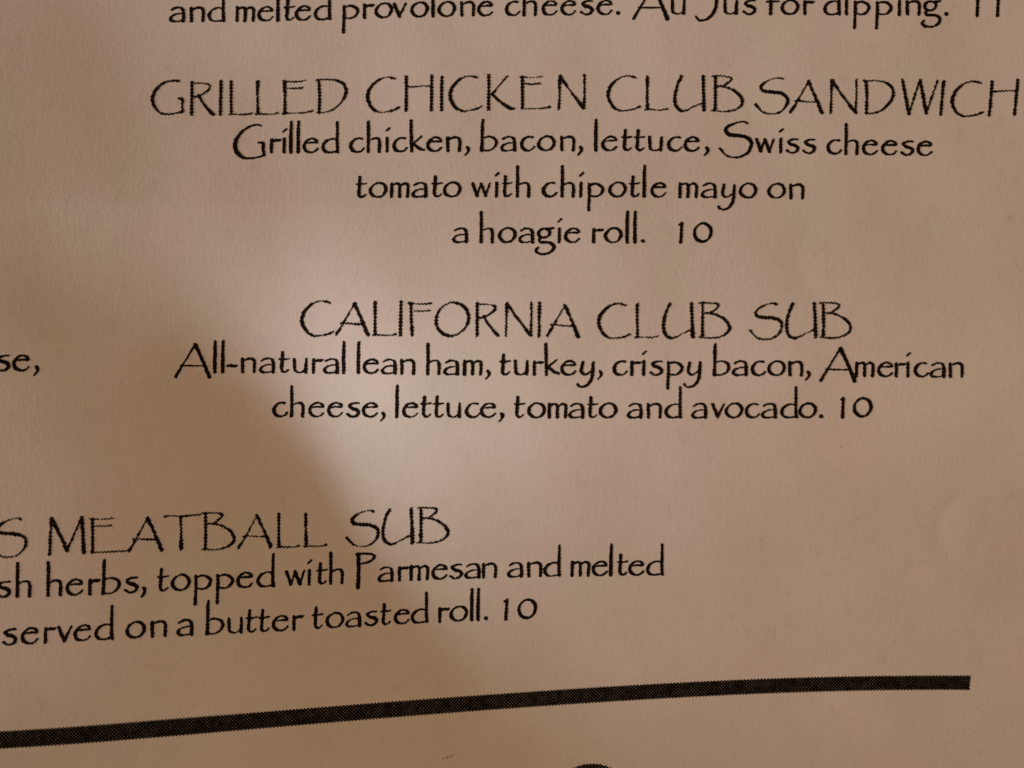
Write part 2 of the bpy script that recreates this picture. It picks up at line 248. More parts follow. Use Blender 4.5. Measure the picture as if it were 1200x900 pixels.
PRINT = [  # entry, part, lettering, words, then per glyph: letter, origin (cm), x axis and y axis of the pen grid (mm per unit x10)
 (0, 'description_line', BODY, 'and melted provolone cheese. Au Jus for dipping.', [
  ('a',-3.9715,4.2071,0.9741,0.0236,-0.0129,1.0047),('n',-3.7474,4.2125,0.9785,0.0207,-0.0121,1.0057),
  ('d',-3.5370,4.2169,0.9830,0.0170,-0.0109,1.0057),('m',-3.2171,4.2222,0.9882,0.0162,-0.0083,1.0043),
  ('e',-2.9601,4.2265,0.9895,0.0213,-0.0065,1.0030),('l',-2.7444,4.2312,0.9891,0.0282,-0.0054,1.0024),
  ('t',-2.6534,4.2336,0.9889,0.0321,-0.0051,1.0023),('e',-2.5248,4.2376,0.9890,0.0367,-0.0046,1.0022),
  ('d',-2.3073,4.2457,0.9901,0.0397,-0.0037,1.0017),('p',-1.9803,4.2587,0.9934,0.0354,-0.0021,0.9999),
  ('r',-1.7419,4.2671,0.9954,0.0281,-0.0012,0.9983),('o',-1.6025,4.2711,0.9959,0.0242,-0.0008,0.9977),
  ('v',-1.3934,4.2762,0.9959,0.0204,-0.0006,0.9972),('o',-1.1863,4.2804,0.9955,0.0204,-0.0006,0.9973),
  ('l',-0.9404,4.2854,0.9953,0.0183,-0.0004,0.9972),('o',-0.8658,4.2869,0.9953,0.0170,-0.0004,0.9970),
  ('n',-0.6090,4.2911,0.9953,0.0114,-0.0001,0.9956),('e',-0.4029,4.2934,0.9951,0.0068,0.0001,0.9942),
  ('c',-0.0796,4.2954,0.9943,0.0047,0.0000,0.9929),('h',0.1243,4.2963,0.9939,0.0059,-0.0000,0.9930),
  ('e',0.3479,4.2977,0.9936,0.0066,-0.0001,0.9934),('e',0.5665,4.2991,0.9930,0.0053,-0.0001,0.9935),
  ('s',0.7899,4.3003,0.9919,0.0016,-0.0002,0.9927),('e',0.9883,4.3006,0.9904,-0.0023,-0.0004,0.9914),
  ('.',1.2111,4.3000,0.9889,-0.0048,-0.0008,0.9899),('A',1.3941,4.2992,0.9884,-0.0047,-0.0010,0.9891),
  ('u',1.8439,4.2973,0.9894,-0.0028,-0.0013,0.9881),('J',2.1259,4.2965,0.9893,-0.0046,-0.0018,0.9873),
  ('u',2.4522,4.2947,0.9875,-0.0085,-0.0024,0.9863),('s',2.6744,4.2927,0.9862,-0.0095,-0.0024,0.9865),
  ('f',2.9554,4.2900,0.9856,-0.0092,-0.0012,0.9883),('o',3.1181,4.2885,0.9854,-0.0090,-0.0001,0.9898),
  ('r',3.3742,4.2861,0.9842,-0.0101,0.0016,0.9917),('d',3.6104,4.2836,0.9817,-0.0128,0.0024,0.9921),
  ('i',3.8558,4.2804,0.9787,-0.0154,0.0022,0.9912),('p',3.9537,4.2789,0.9780,-0.0157,0.0019,0.9906),
  ('p',4.2060,4.2748,0.9784,-0.0142,0.0011,0.9890),('i',4.4624,4.2712,0.9816,-0.0128,0.0004,0.9876),
  ('n',4.5507,4.2700,0.9828,-0.0126,0.0001,0.9872),('g',4.7276,4.2677,0.9843,-0.0129,-0.0008,0.9862),
  ('.',4.9982,4.2641,0.9830,-0.0167,-0.0031,0.9840),]),
 (0, 'price', BODY, '11', [
  ('1',5.3467,4.2563,0.9763,-0.0157,-0.0066,0.9809),('1',5.5810,4.2525,0.9728,-0.0177,-0.0079,0.9798),]),
 (1, 'dish_heading', HEAD, 'GRILLED CHICKEN CLUB SANDWICH', [
  ('G',-4.1644,3.1014,0.9580,0.0166,-0.0282,1.0056),('R',-3.7194,3.1085,0.9667,0.0158,-0.0231,1.0066),
  ('I',-3.3962,3.1145,0.9712,0.0255,-0.0200,1.0073),('L',-3.2769,3.1176,0.9735,0.0271,-0.0187,1.0074),
  ('L',-2.9747,3.1260,0.9800,0.0280,-0.0152,1.0069),('E',-2.6657,3.1345,0.9852,0.0256,-0.0124,1.0064),
  ('D',-2.2762,3.1455,0.9881,0.0367,-0.0106,1.0074),('C',-1.6953,3.1668,0.9925,0.0244,-0.0079,1.0082),
  ('H',-1.2524,3.1751,0.9935,0.0098,-0.0051,1.0063),('I',-0.8403,3.1799,0.9920,0.0177,-0.0033,1.0053),
  ('C',-0.7361,3.1817,0.9919,0.0182,-0.0029,1.0053),('K',-0.2928,3.1894,0.9923,0.0105,-0.0011,1.0047),
  ('E',0.0943,3.1922,0.9921,-0.0009,0.0003,1.0042),('N',0.5307,3.1914,0.9911,-0.0051,0.0022,1.0058),
  ('C',1.1003,3.1871,0.9892,-0.0135,0.0052,1.0074),('L',1.5451,3.1803,0.9869,-0.0177,0.0067,1.0051),
  ('U',1.8629,3.1746,0.9870,-0.0172,0.0076,1.0036),('B',2.3171,3.1666,0.9878,-0.0208,0.0088,1.0022),
  ('S',2.8035,3.1547,0.9825,-0.0316,0.0088,0.9994),('A',3.2107,3.1417,0.9790,-0.0285,0.0098,0.9981),
  ('N',3.6710,3.1292,0.9801,-0.0232,0.0133,0.9989),('D',4.0601,3.1199,0.9786,-0.0244,0.0197,0.9990),
  ('W',4.4736,3.1101,0.9757,-0.0192,0.0360,0.9987),('I',4.9255,3.1023,0.9772,-0.0114,0.0925,0.9999),
  ('C',5.0496,3.1008,0.9774,-0.0111,0.0949,1.0004),('H',5.4822,3.0958,0.9727,-0.0130,0.0999,1.0000),]),
 (1, 'description_line', BODY, 'Grilled chicken, bacon, lettuce, Swiss cheese', [
  ('G',-3.2196,2.6675,0.9695,0.0196,-0.0287,1.0107),('r',-2.8037,2.6755,0.9782,0.0150,-0.0234,1.0112),
  ('i',-2.6570,2.6778,0.9810,0.0131,-0.0215,1.0110),('l',-2.5787,2.6789,0.9822,0.0123,-0.0205,1.0109),
  ('l',-2.4952,2.6800,0.9833,0.0117,-0.0196,1.0108),('e',-2.4215,2.6809,0.9840,0.0115,-0.0188,1.0107),
  ('d',-2.2050,2.6834,0.9855,0.0123,-0.0168,1.0108),('c',-1.8846,2.6875,0.9872,0.0136,-0.0141,1.0110),
  ('h',-1.6852,2.6902,0.9885,0.0136,-0.0123,1.0107),('i',-1.4678,2.6932,0.9897,0.0117,-0.0103,1.0099),
  ('c',-1.3856,2.6943,0.9900,0.0107,-0.0095,1.0096),('k',-1.1876,2.6964,0.9903,0.0090,-0.0078,1.0088),
  ('e',-0.9896,2.6982,0.9900,0.0084,-0.0064,1.0084),('n',-0.7668,2.7001,0.9895,0.0088,-0.0051,1.0088),
  (',',-0.5560,2.7020,0.9893,0.0094,-0.0039,1.0096),('b',-0.3661,2.7038,0.9894,0.0078,-0.0027,1.0106),
  ('a',-0.1286,2.7056,0.9894,0.0035,-0.0010,1.0114),('c',0.0940,2.7063,0.9889,-0.0011,0.0007,1.0120),
  ('o',0.2937,2.7061,0.9880,-0.0045,0.0024,1.0124),('n',0.5535,2.7048,0.9869,-0.0049,0.0047,1.0130),
  (',',0.7539,2.7039,0.9865,-0.0038,0.0066,1.0136),('l',0.9502,2.7031,0.9864,-0.0026,0.0085,1.0138),
  ('e',1.0370,2.7029,0.9863,-0.0025,0.0093,1.0137),('t',1.2688,2.7022,0.9859,-0.0062,0.0112,1.0129),
  ('t',1.4167,2.7014,0.9854,-0.0093,0.0121,1.0120),('u',1.5724,2.7000,0.9849,-0.0126,0.0129,1.0109),
  ('c',1.7960,2.6970,0.9844,-0.0167,0.0142,1.0096),('e',1.9879,2.6938,0.9846,-0.0180,0.0155,1.0091),
  (',',2.2124,2.6897,0.9849,-0.0171,0.0174,1.0091),('S',2.3848,2.6867,0.9846,-0.0172,0.0190,1.0093),
  ('w',2.8048,2.6788,0.9798,-0.0238,0.0227,1.0092),('i',3.0839,2.6718,0.9754,-0.0286,0.0251,1.0086),
  ('s',3.1571,2.6697,0.9746,-0.0295,0.0257,1.0084),('s',3.3471,2.6639,0.9737,-0.0295,0.0278,1.0082),
  ('c',3.6276,2.6556,0.9749,-0.0257,0.0314,1.0083),('h',3.8294,2.6503,0.9763,-0.0229,0.0337,1.0082),
  ('e',4.0344,2.6455,0.9765,-0.0211,0.0354,1.0077),('e',4.2541,2.6407,0.9749,-0.0215,0.0363,1.0067),
  ('s',4.4686,2.6360,0.9725,-0.0224,0.0369,1.0055),('e',4.6582,2.6317,0.9710,-0.0227,0.0378,1.0047),]),
 (1, 'description_line', BODY, 'tomato with chipotle mayo on', [
  ('t',-1.7957,2.1529,0.9828,0.0085,-0.0217,1.0123),('o',-1.6483,2.1542,0.9832,0.0081,-0.0203,1.0130),
  ('m',-1.4074,2.1562,0.9842,0.0070,-0.0176,1.0136),('a',-1.1515,2.1579,0.9848,0.0050,-0.0144,1.0136),
  ('t',-0.9250,2.1590,0.9847,0.0025,-0.0115,1.0134),('o',-0.7940,2.1594,0.9844,0.0015,-0.0100,1.0134),
  ('w',-0.4721,2.1598,0.9837,-0.0003,-0.0061,1.0138),('i',-0.1967,2.1596,0.9834,-0.0013,-0.0026,1.0143),
  ('t',-0.1180,2.1595,0.9833,-0.0017,-0.0015,1.0143),('h',0.0442,2.1593,0.9830,-0.0028,0.0006,1.0141),
  ('c',0.3469,2.1583,0.9816,-0.0050,0.0045,1.0133),('h',0.5599,2.1572,0.9804,-0.0059,0.0073,1.0128),
  ('i',0.7727,2.1559,0.9797,-0.0060,0.0101,1.0126),('p',0.8667,2.1553,0.9796,-0.0058,0.0115,1.0127),
  ('o',1.1087,2.1539,0.9797,-0.0054,0.0150,1.0130),('t',1.3487,2.1526,0.9796,-0.0057,0.0186,1.0133),
  ('l',1.5006,2.1517,0.9790,-0.0066,0.0208,1.0133),('e',1.5936,2.1511,0.9786,-0.0077,0.0222,1.0133),
  ('m',1.9115,2.1483,0.9766,-0.0117,0.0271,1.0135),('a',2.1751,2.1451,0.9756,-0.0141,0.0321,1.0143),
  ('y',2.3605,2.1424,0.9753,-0.0147,0.0360,1.0151),('o',2.6043,2.1387,0.9745,-0.0146,0.0411,1.0159),
  ('o',2.9306,2.1338,0.9717,-0.0158,0.0467,1.0156),('n',3.1735,2.1298,0.9695,-0.0165,0.0496,1.0143),]),
 (1, 'description_line', BODY, 'a hoagie roll.', [
  ('a',-0.6793,1.6243,0.9785,-0.0050,-0.0085,1.0002),('h',-0.3712,1.6227,0.9771,-0.0046,-0.0050,1.0014),
  ('o',-0.1591,1.6217,0.9763,-0.0045,-0.0023,1.0024),('a',0.0781,1.6206,0.9753,-0.0051,0.0012,1.0033),
  ('g',0.2585,1.6197,0.9742,-0.0060,0.0040,1.0037),('i',0.5215,1.6180,0.9722,-0.0072,0.0084,1.0039),
  ('e',0.5993,1.6175,0.9716,-0.0073,0.0097,1.0039),('r',0.9101,1.6151,0.9698,-0.0066,0.0155,1.0042),
  ('o',1.0507,1.6141,0.9695,-0.0058,0.0184,1.0045),('l',1.2931,1.6127,0.9694,-0.0046,0.0235,1.0051),
  ('l',1.3803,1.6123,0.9693,-0.0043,0.0254,1.0053),('.',1.4676,1.6119,0.9691,-0.0042,0.0273,1.0055),]),
 (1, 'price', BODY, '10', [
  ('1',1.8937,1.6108,0.9662,-0.0050,0.0360,1.0054),('0',2.0580,1.6099,0.9648,-0.0054,0.0393,1.0052),]),
 (2, 'dish_heading', HEAD, 'CALIFORNIA CLUB SUB', [
  ('C',-2.4320,0.5663,0.9998,-0.0119,0.0153,0.9766),('A',-2.0261,0.5613,0.9977,-0.0133,0.0067,0.9753),
  ('L',-1.5862,0.5553,0.9876,-0.0130,-0.0011,0.9737),('I',-1.2873,0.5515,0.9798,-0.0118,-0.0046,0.9728),
  ('F',-1.1726,0.5501,0.9773,-0.0113,-0.0053,0.9725),('O',-0.8816,0.5467,0.9721,-0.0104,-0.0059,0.9717),
  ('R',-0.4141,0.5418,0.9648,-0.0106,-0.0038,0.9698),('N',-0.0845,0.5381,0.9598,-0.0122,-0.0009,0.9683),
  ('I',0.2827,0.5333,0.9558,-0.0136,0.0034,0.9668),('A',0.3783,0.5319,0.9550,-0.0137,0.0046,0.9664),
  ('C',0.9551,0.5240,0.9505,-0.0098,0.0117,0.9639),('L',1.3759,0.5202,0.9487,-0.0046,0.0176,0.9626),
  ('U',1.6671,0.5189,0.9478,-0.0035,0.0224,0.9622),('B',2.0866,0.5174,0.9437,-0.0032,0.0293,0.9614),
  ('S',2.6298,0.5157,0.9380,-0.0016,0.0378,0.9595),('U',3.0238,0.5151,0.9395,-0.0007,0.0446,0.9583),
  ('B',3.4186,0.5149,0.9402,-0.0003,0.0509,0.9575),]),
 (2, 'description_line', BODY, 'All-natural lean ham, turkey, crispy bacon, American', [
  ('A',-3.8704,0.1369,0.9260,-0.0004,-0.0114,0.9788),('l',-3.4437,0.1367,0.9509,-0.0010,0.0066,0.9833),
  ('l',-3.3565,0.1366,0.9577,-0.0012,0.0106,0.9839),('-',-3.2965,0.1365,0.9625,-0.0013,0.0133,0.9842),
  ('n',-3.1380,0.1363,0.9752,-0.0023,0.0198,0.9847),('a',-2.9203,0.1358,0.9910,-0.0052,0.0259,0.9846),
  ('t',-2.6951,0.1346,1.0029,-0.0080,0.0278,0.9838),('u',-2.5348,0.1333,1.0078,-0.0100,0.0267,0.9828),
  ('r',-2.3110,0.1311,1.0100,-0.0121,0.0227,0.9810),('a',-2.1686,0.1294,1.0091,-0.0124,0.0197,0.9797),
  ('l',-1.9527,0.1267,1.0051,-0.0126,0.0150,0.9773),('l',-1.7787,0.1245,1.0002,-0.0135,0.0115,0.9752),
  ('e',-1.7036,0.1236,0.9978,-0.0138,0.0102,0.9744),('a',-1.4891,0.1206,0.9903,-0.0148,0.0067,0.9718),
  ('n',-1.2743,0.1174,0.9831,-0.0157,0.0040,0.9695),('h',-0.9719,0.1125,0.9748,-0.0143,0.0015,0.9666),
  ('a',-0.7721,0.1095,0.9706,-0.0112,0.0006,0.9649),('m',-0.5538,0.1071,0.9664,-0.0078,0.0001,0.9631),
  (',',-0.3075,0.1052,0.9619,-0.0041,-0.0001,0.9610),('t',-0.1362,0.1044,0.9588,-0.0033,-0.0001,0.9596),
  ('u',0.0192,0.1039,0.9564,-0.0032,0.0000,0.9584),('r',0.2295,0.1032,0.9537,-0.0031,0.0005,0.9570),
  ('k',0.3631,0.1028,0.9523,-0.0030,0.0009,0.9563),('e',0.5440,0.1022,0.9507,-0.0028,0.0017,0.9554),
  ('y',0.7199,0.1017,0.9493,-0.0026,0.0025,0.9546),(',',0.9477,0.1011,0.9473,-0.0023,0.0036,0.9536),
  ('c',1.1230,0.1007,0.9458,-0.0020,0.0046,0.9529),('r',1.3140,0.1002,0.9444,-0.0019,0.0059,0.9521),
  ('i',1.4491,0.1000,0.9438,-0.0018,0.0069,0.9516),('s',1.5293,0.0998,0.9435,-0.0018,0.0076,0.9514),
  ('p',1.7180,0.0995,0.9428,-0.0018,0.0094,0.9508),('y',1.9047,0.0991,0.9419,-0.0017,0.0110,0.9502),
  ('b',2.2313,0.0985,0.9388,-0.0018,0.0130,0.9492),('a',2.4454,0.0981,0.9365,-0.0029,0.0137,0.9483),
  ('c',2.6486,0.0974,0.9353,-0.0052,0.0141,0.9474),('o',2.8291,0.0965,0.9355,-0.0071,0.0144,0.9467),
  ('n',3.0536,0.0947,0.9370,-0.0095,0.0151,0.9459),(',',3.2382,0.0928,0.9382,-0.0104,0.0156,0.9454),
  ('A',3.3977,0.0911,0.9385,-0.0104,0.0159,0.9451),('m',3.7897,0.0869,0.9345,-0.0091,0.0161,0.9444),
  ('e',4.0372,0.0845,0.9308,-0.0080,0.0170,0.9438),('r',4.2206,0.0829,0.9291,-0.0073,0.0185,0.9433),
  ('i',4.3507,0.0819,0.9286,-0.0071,0.0201,0.9430),('c',4.4324,0.0813,0.9285,-0.0071,0.0213,0.9428),
  ('a',4.6107,0.0799,0.9284,-0.0070,0.0240,0.9424),('n',4.8084,0.0784,0.9279,-0.0070,0.0267,0.9419),]),
 (2, 'description_line', BODY, 'cheese, lettuce, tomato and avocado.', [
  ('c',-2.7794,-0.3765,0.9843,-0.0048,0.0118,0.9916),('h',-2.5776,-0.3775,1.0027,-0.0021,0.0213,0.9929),
  ('e',-2.3599,-0.3779,1.0149,0.0005,0.0263,0.9923),('e',-2.1366,-0.3778,1.0170,0.0019,0.0259,0.9900),
  ('s',-1.9118,-0.3774,1.0122,0.0023,0.0231,0.9867),('e',-1.7225,-0.3770,1.0058,0.0022,0.0204,0.9836),
  (',',-1.5163,-0.3765,0.9981,0.0019,0.0175,0.9804),('l',-1.3346,-0.3762,0.9913,0.0015,0.0149,0.9776),
  ('e',-1.2502,-0.3760,0.9883,0.0013,0.0137,0.9764),('t',-1.0377,-0.3757,0.9815,0.0008,0.0109,0.9736),
  ('t',-0.8924,-0.3756,0.9776,0.0006,0.0090,0.9718),('u',-0.7457,-0.3755,0.9741,0.0005,0.0073,0.9701),
  ('c',-0.5314,-0.3754,0.9696,0.0004,0.0050,0.9679),('e',-0.3568,-0.3754,0.9660,0.0003,0.0033,0.9661),
  (',',-0.1559,-0.3753,0.9621,0.0002,0.0014,0.9641),('t',0.0240,-0.3752,0.9588,0.0000,-0.0002,0.9623),
  ('o',0.1727,-0.3752,0.9564,-0.0003,-0.0014,0.9609),('m',0.4002,-0.3753,0.9536,-0.0008,-0.0031,0.9590),
  ('a',0.6386,-0.3755,0.9514,-0.0004,-0.0047,0.9573),('t',0.8422,-0.3756,0.9497,0.0003,-0.0060,0.9562),
  ('o',0.9714,-0.3756,0.9485,0.0008,-0.0069,0.9555),('a',1.2861,-0.3752,0.9455,0.0021,-0.0091,0.9539),
  ('n',1.4988,-0.3748,0.9440,0.0020,-0.0105,0.9529),('d',1.6999,-0.3743,0.9432,0.0018,-0.0115,0.9519),
  ('a',2.0016,-0.3738,0.9424,0.0015,-0.0129,0.9507),('v',2.2108,-0.3734,0.9413,0.0015,-0.0142,0.9500),
  ('o',2.3662,-0.3732,0.9401,0.0015,-0.0154,0.9496),('c',2.5871,-0.3728,0.9383,0.0016,-0.0173,0.9489),
  ('a',2.7700,-0.3725,0.9375,0.0015,-0.0189,0.9483),('d',2.9763,-0.3722,0.9377,0.0013,-0.0204,0.9476),
  ('o',3.1760,-0.3719,0.9388,0.0011,-0.0214,0.9470),('.',3.4032,-0.3716,0.9397,0.0009,-0.0223,0.9465),]),
 (2, 'price', BODY, '10', [
  ('1',3.6315,-0.3698,0.9385,0.0015,-0.0232,0.9461),('0',3.7723,-0.3696,0.9365,0.0016,-0.0240,0.9459),]),
 (3, 'description_line', BODY, 'se,', [
  ('s',-5.7756,0.1486,0.9881,0.0058,-0.0280,1.0510),('e',-5.5914,0.1497,0.9888,0.0060,-0.0304,1.0533),
  (',',-5.3775,0.1510,0.9902,0.0061,-0.0331,1.0563),]),
 (4, 'dish_heading', HEAD, 'S MEATBALL SUB', [
  ('S',-5.7747,-1.8988,0.9619,0.0070,-0.0379,0.9993),('M',-5.1658,-1.8948,0.9593,0.0042,-0.0359,0.9948),
  ('E+',-4.7156,-1.8922,0.9514,0.0089,-0.0343,0.9940),('A',-4.3193,-1.8877,0.9518,0.0124,-0.0320,0.9947),
  ('T',-3.9302,-1.8839,0.9625,0.0024,-0.0299,0.9999),('B',-3.5213,-1.8829,0.9705,0.0023,-0.0303,1.0041),
  ('A',-3.1390,-1.8819,0.9618,0.0010,-0.0308,0.9914),('L',-2.7075,-1.8828,0.9537,-0.0046,-0.0291,0.9769),
  ('L',-2.4084,-1.8839,0.9576,0.0014,-0.0269,0.9774),('S',-1.9470,-1.8816,0.9885,0.0235,-0.0096,0.9932),
  ('U',-1.5325,-1.8679,1.0114,0.0452,0.0155,1.0165),('B',-1.0987,-1.8490,1.0015,0.0423,0.0149,1.0155),]),
 (4, 'description_line', BODY, 'sh herbs, topped with Parmesan and melted', [
  ('s',-5.6953,-2.3527,0.9896,0.0064,-0.0348,1.0233),('h',-5.4884,-2.3514,0.9924,0.0079,-0.0347,1.0247),
  ('h',-5.1634,-2.3485,0.9954,0.0111,-0.0344,1.0270),('e',-4.9552,-2.3462,0.9923,0.0134,-0.0348,1.0254),
  ('r',-4.7228,-2.3430,0.9872,0.0143,-0.0360,1.0226),('b',-4.5755,-2.3408,0.9847,0.0159,-0.0369,1.0208),
  ('s',-4.3452,-2.3370,0.9834,0.0187,-0.0380,1.0183),(',',-4.1686,-2.3337,0.9845,0.0187,-0.0384,1.0167),
  ('t',-3.9840,-2.3301,0.9867,0.0182,-0.0384,1.0151),('o',-3.8406,-2.3275,0.9883,0.0163,-0.0383,1.0138),
  ('p',-3.5944,-2.3235,0.9895,0.0121,-0.0382,1.0115),('p',-3.3571,-2.3206,0.9887,0.0123,-0.0380,1.0092),
  ('e',-3.1303,-2.3178,0.9877,0.0130,-0.0373,1.0073),('d',-2.9139,-2.3149,0.9878,0.0116,-0.0359,1.0060),
  ('w',-2.6068,-2.3116,0.9801,0.0051,-0.0323,0.9950),('i',-2.3548,-2.3105,0.9742,0.0004,-0.0292,0.9863),
  ('t',-2.2528,-2.3104,0.9718,-0.0004,-0.0280,0.9828),('h',-2.1153,-2.3104,0.9688,0.0000,-0.0264,0.9781),
  ('P',-1.8176,-2.3102,0.9672,0.0068,-0.0206,0.9708),('a',-1.5619,-2.3078,0.9900,0.0319,-0.0045,0.9914),
  ('r',-1.3379,-2.3003,1.0033,0.0507,0.0084,1.0117),('m',-1.1976,-2.2933,1.0043,0.0534,0.0107,1.0166),
  ('e',-0.9365,-2.2794,1.0017,0.0533,0.0103,1.0191),('s',-0.7341,-2.2687,0.9986,0.0496,0.0087,1.0193),
  ('a',-0.5464,-2.2593,0.9956,0.0445,0.0068,1.0189),('n',-0.3522,-2.2506,0.9930,0.0388,0.0045,1.0185),
  ('a',-0.0495,-2.2392,0.9901,0.0307,0.0007,1.0183),('n',0.1712,-2.2324,0.9884,0.0268,-0.0024,1.0187),
  ('d',0.3659,-2.2271,0.9869,0.0241,-0.0054,1.0193),('m',0.6787,-2.2198,0.9848,0.0192,-0.0107,1.0198),
  ('e',0.9248,-2.2150,0.9837,0.0172,-0.0150,1.0198),('l',1.1245,-2.2115,0.9830,0.0164,-0.0186,1.0198),
  ('t',1.2150,-2.2100,0.9826,0.0162,-0.0204,1.0199),('e',1.3477,-2.2078,0.9819,0.0163,-0.0230,1.0201),
  ('d',1.5519,-2.2044,0.9802,0.0171,-0.0274,1.0207),]),
 (4, 'description_line', BODY, 'served on a butter toasted roll.', [
  ('s',-5.6190,-2.8761,1.0091,0.0352,-0.0318,1.0373),('e',-5.4162,-2.8691,1.0069,0.0350,-0.0327,1.0337),
  ('r',-5.1787,-2.8608,1.0049,0.0354,-0.0330,1.0300),('v',-5.0374,-2.8558,1.0032,0.0352,-0.0332,1.0277),
  ('e',-4.8552,-2.8494,0.9998,0.0342,-0.0337,1.0247),('d',-4.6349,-2.8419,0.9947,0.0314,-0.0349,1.0207),
  ('o',-4.3042,-2.8318,0.9891,0.0236,-0.0367,1.0149),('n',-4.0429,-2.8258,0.9887,0.0173,-0.0369,1.0111),
  ('a',-3.7582,-2.8211,0.9901,0.0124,-0.0360,1.0076),('b',-3.4484,-2.8173,0.9895,0.0110,-0.0346,1.0038),
  ('u',-3.2166,-2.8148,0.9870,0.0098,-0.0338,1.0009),('t',-3.0131,-2.8127,0.9849,0.0097,-0.0330,0.9984),
  ('t',-2.8722,-2.8113,0.9831,0.0095,-0.0322,0.9959),('e',-2.7264,-2.8099,0.9786,0.0099,-0.0311,0.9901),
  ('r',-2.5093,-2.8077,0.9733,0.0111,-0.0292,0.9819),('t',-2.2862,-2.8051,0.9687,0.0102,-0.0272,0.9736),
  ('o',-2.1410,-2.8036,0.9657,0.0090,-0.0260,0.9680),('a',-1.9154,-2.8015,0.9610,0.0063,-0.0243,0.9589),
  ('s',-1.7102,-2.8002,0.9607,0.0041,-0.0227,0.9541),('t',-1.5258,-2.7994,0.9687,0.0058,-0.0202,0.9576),
  ('e',-1.3729,-2.7986,0.9780,0.0147,-0.0159,0.9647),('d',-1.1803,-2.7957,0.9918,0.0367,-0.0066,0.9832),
  ('r',-0.8660,-2.7821,1.0012,0.0592,0.0032,1.0085),('o',-0.7288,-2.7740,1.0008,0.0563,0.0039,1.0122),
  ('l',-0.4906,-2.7607,0.9985,0.0461,0.0034,1.0149),('l',-0.4157,-2.7571,0.9978,0.0426,0.0030,1.0154),
  ('.',-0.3288,-2.7531,0.9970,0.0385,0.0025,1.0159),]),
 (4, 'price', BODY, '10', [
  ('1',-0.0996,-2.7460,0.9955,0.0315,0.0008,1.0170),('0',0.0627,-2.7408,0.9947,0.0300,-0.0006,1.0180),]),
]
RULE_EDGES = [(-6.1511,-3.8069,-6.1449,-4.0031),(-5.9704,-3.8068,-5.9646,-4.0012),(-5.7898,-3.8046,-5.7841,-3.9978),(-5.6095,-3.8009,-5.604,-3.9934),(-5.4298,-3.7962,-5.4243,-3.9883),(-5.2505,-3.7908,-5.2451,-3.9828),(-5.0712,-3.7846,-5.066,-3.9767),(-4.8916,-3.7775,-4.8864,-3.9699),(-4.7113,-3.7697,-4.7062,-3.9623),(-4.5304,-3.7613,-4.5253,-3.9539),(-4.349,-3.7525,-4.3438,-3.945),(-4.1674,-3.7437,-4.162,-3.9359),(-3.9855,-3.7349,-3.9799,-3.9268),(-3.8033,-3.7263,-3.7975,-3.9178),(-3.6205,-3.7178,-3.6148,-3.9088),(-3.437,-3.7092,-3.4314,-3.8998),(-3.2529,-3.7007,-3.2475,-3.8907),(-3.0684,-3.6925,-3.0631,-3.8819),(-2.8836,-3.6851,-2.8783,-3.8737),(-2.6985,-3.6785,-2.6934,-3.8663),(-2.5132,-3.6729,-2.5083,-3.8598),(-2.3273,-3.6681,-2.3226,-3.8542),(-2.1406,-3.6637,-2.1361,-3.849),(-1.9529,-3.6597,-1.9486,-3.8442),(-1.764,-3.6559,-1.7601,-3.8396),(-1.5742,-3.6525,-1.5705,-3.8353),(-1.3833,-3.6498,-1.3799,-3.8316),(-1.1914,-3.6478,-1.1883,-3.8288),(-0.9983,-3.6464,-0.9956,-3.8268),(-0.8037,-3.6449,-0.8015,-3.8252),(-0.6074,-3.6419,-0.606,-3.8231),(-0.4095,-3.6357,-0.4088,-3.8192),(-0.2105,-3.6254,-0.2103,-3.8117),(-0.011,-3.6125,-0.011,-3.8007),(0.1886,-3.5987,0.1886,-3.7877),(0.3881,-3.5849,0.3882,-3.7739),(0.5875,-3.571,0.5877,-3.7599),(0.7868,-3.5569,0.7871,-3.7457),(0.9857,-3.5425,0.9863,-3.7312),(1.1844,-3.5281,1.1851,-3.7166),(1.3828,-3.5142,1.3838,-3.7023),(1.5812,-3.5011,1.5823,-3.6889),(1.7796,-3.489,1.7809,-3.6763),(1.978,-3.4776,1.9796,-3.6646),(2.1764,-3.4669,2.1783,-3.6535),(2.3746,-3.4567,2.3768,-3.6427),(2.5726,-3.4471,2.5751,-3.6323),(2.7707,-3.4384,2.7733,-3.6226),(2.9689,-3.4306,2.9715,-3.6136),(3.1672,-3.4238,3.1698,-3.6055),(3.3653,-3.4175,3.3679,-3.5979),(3.5629,-3.4116,3.5656,-3.5907),(3.7599,-3.406,3.7628,-3.5839),(3.9564,-3.4008,3.9595,-3.5774),(4.1528,-3.3963,4.156,-3.5718),(4.3494,-3.3928,4.3528,-3.5673),(4.5464,-3.3903,4.55,-3.5641),(4.7436,-3.3884,4.7476,-3.5621),(4.9407,-3.3869,4.9452,-3.5609),(5.1373,-3.3853,5.133,-3.5603),(5.3333,-3.3834,5.3193,-3.5602)]
ORNAMENT = (0.9394, -4.6672)
SPECKS = [[-0.7474, -4.3035, 0.016], [-0.7087, -4.2962, 0.012], [-0.7861, -4.309, 0.009], [-0.6796, -4.2826, 0.008], [3.6577, -0.6974, 0.009]]

# ---- ink: every stroke is turned into a coverage field, broken up by the printing screen and the tooth of the paper,
#      and its outline is traced so that each printed line is one sheet of ink lying on the paper
PITCH = 3.9
def screen(u, v):                                   # printing screen over the page (tenths of a mm)
    return np.cos(2 * math.pi * u / PITCH) * np.cos(2 * math.pi * v / PITCH)

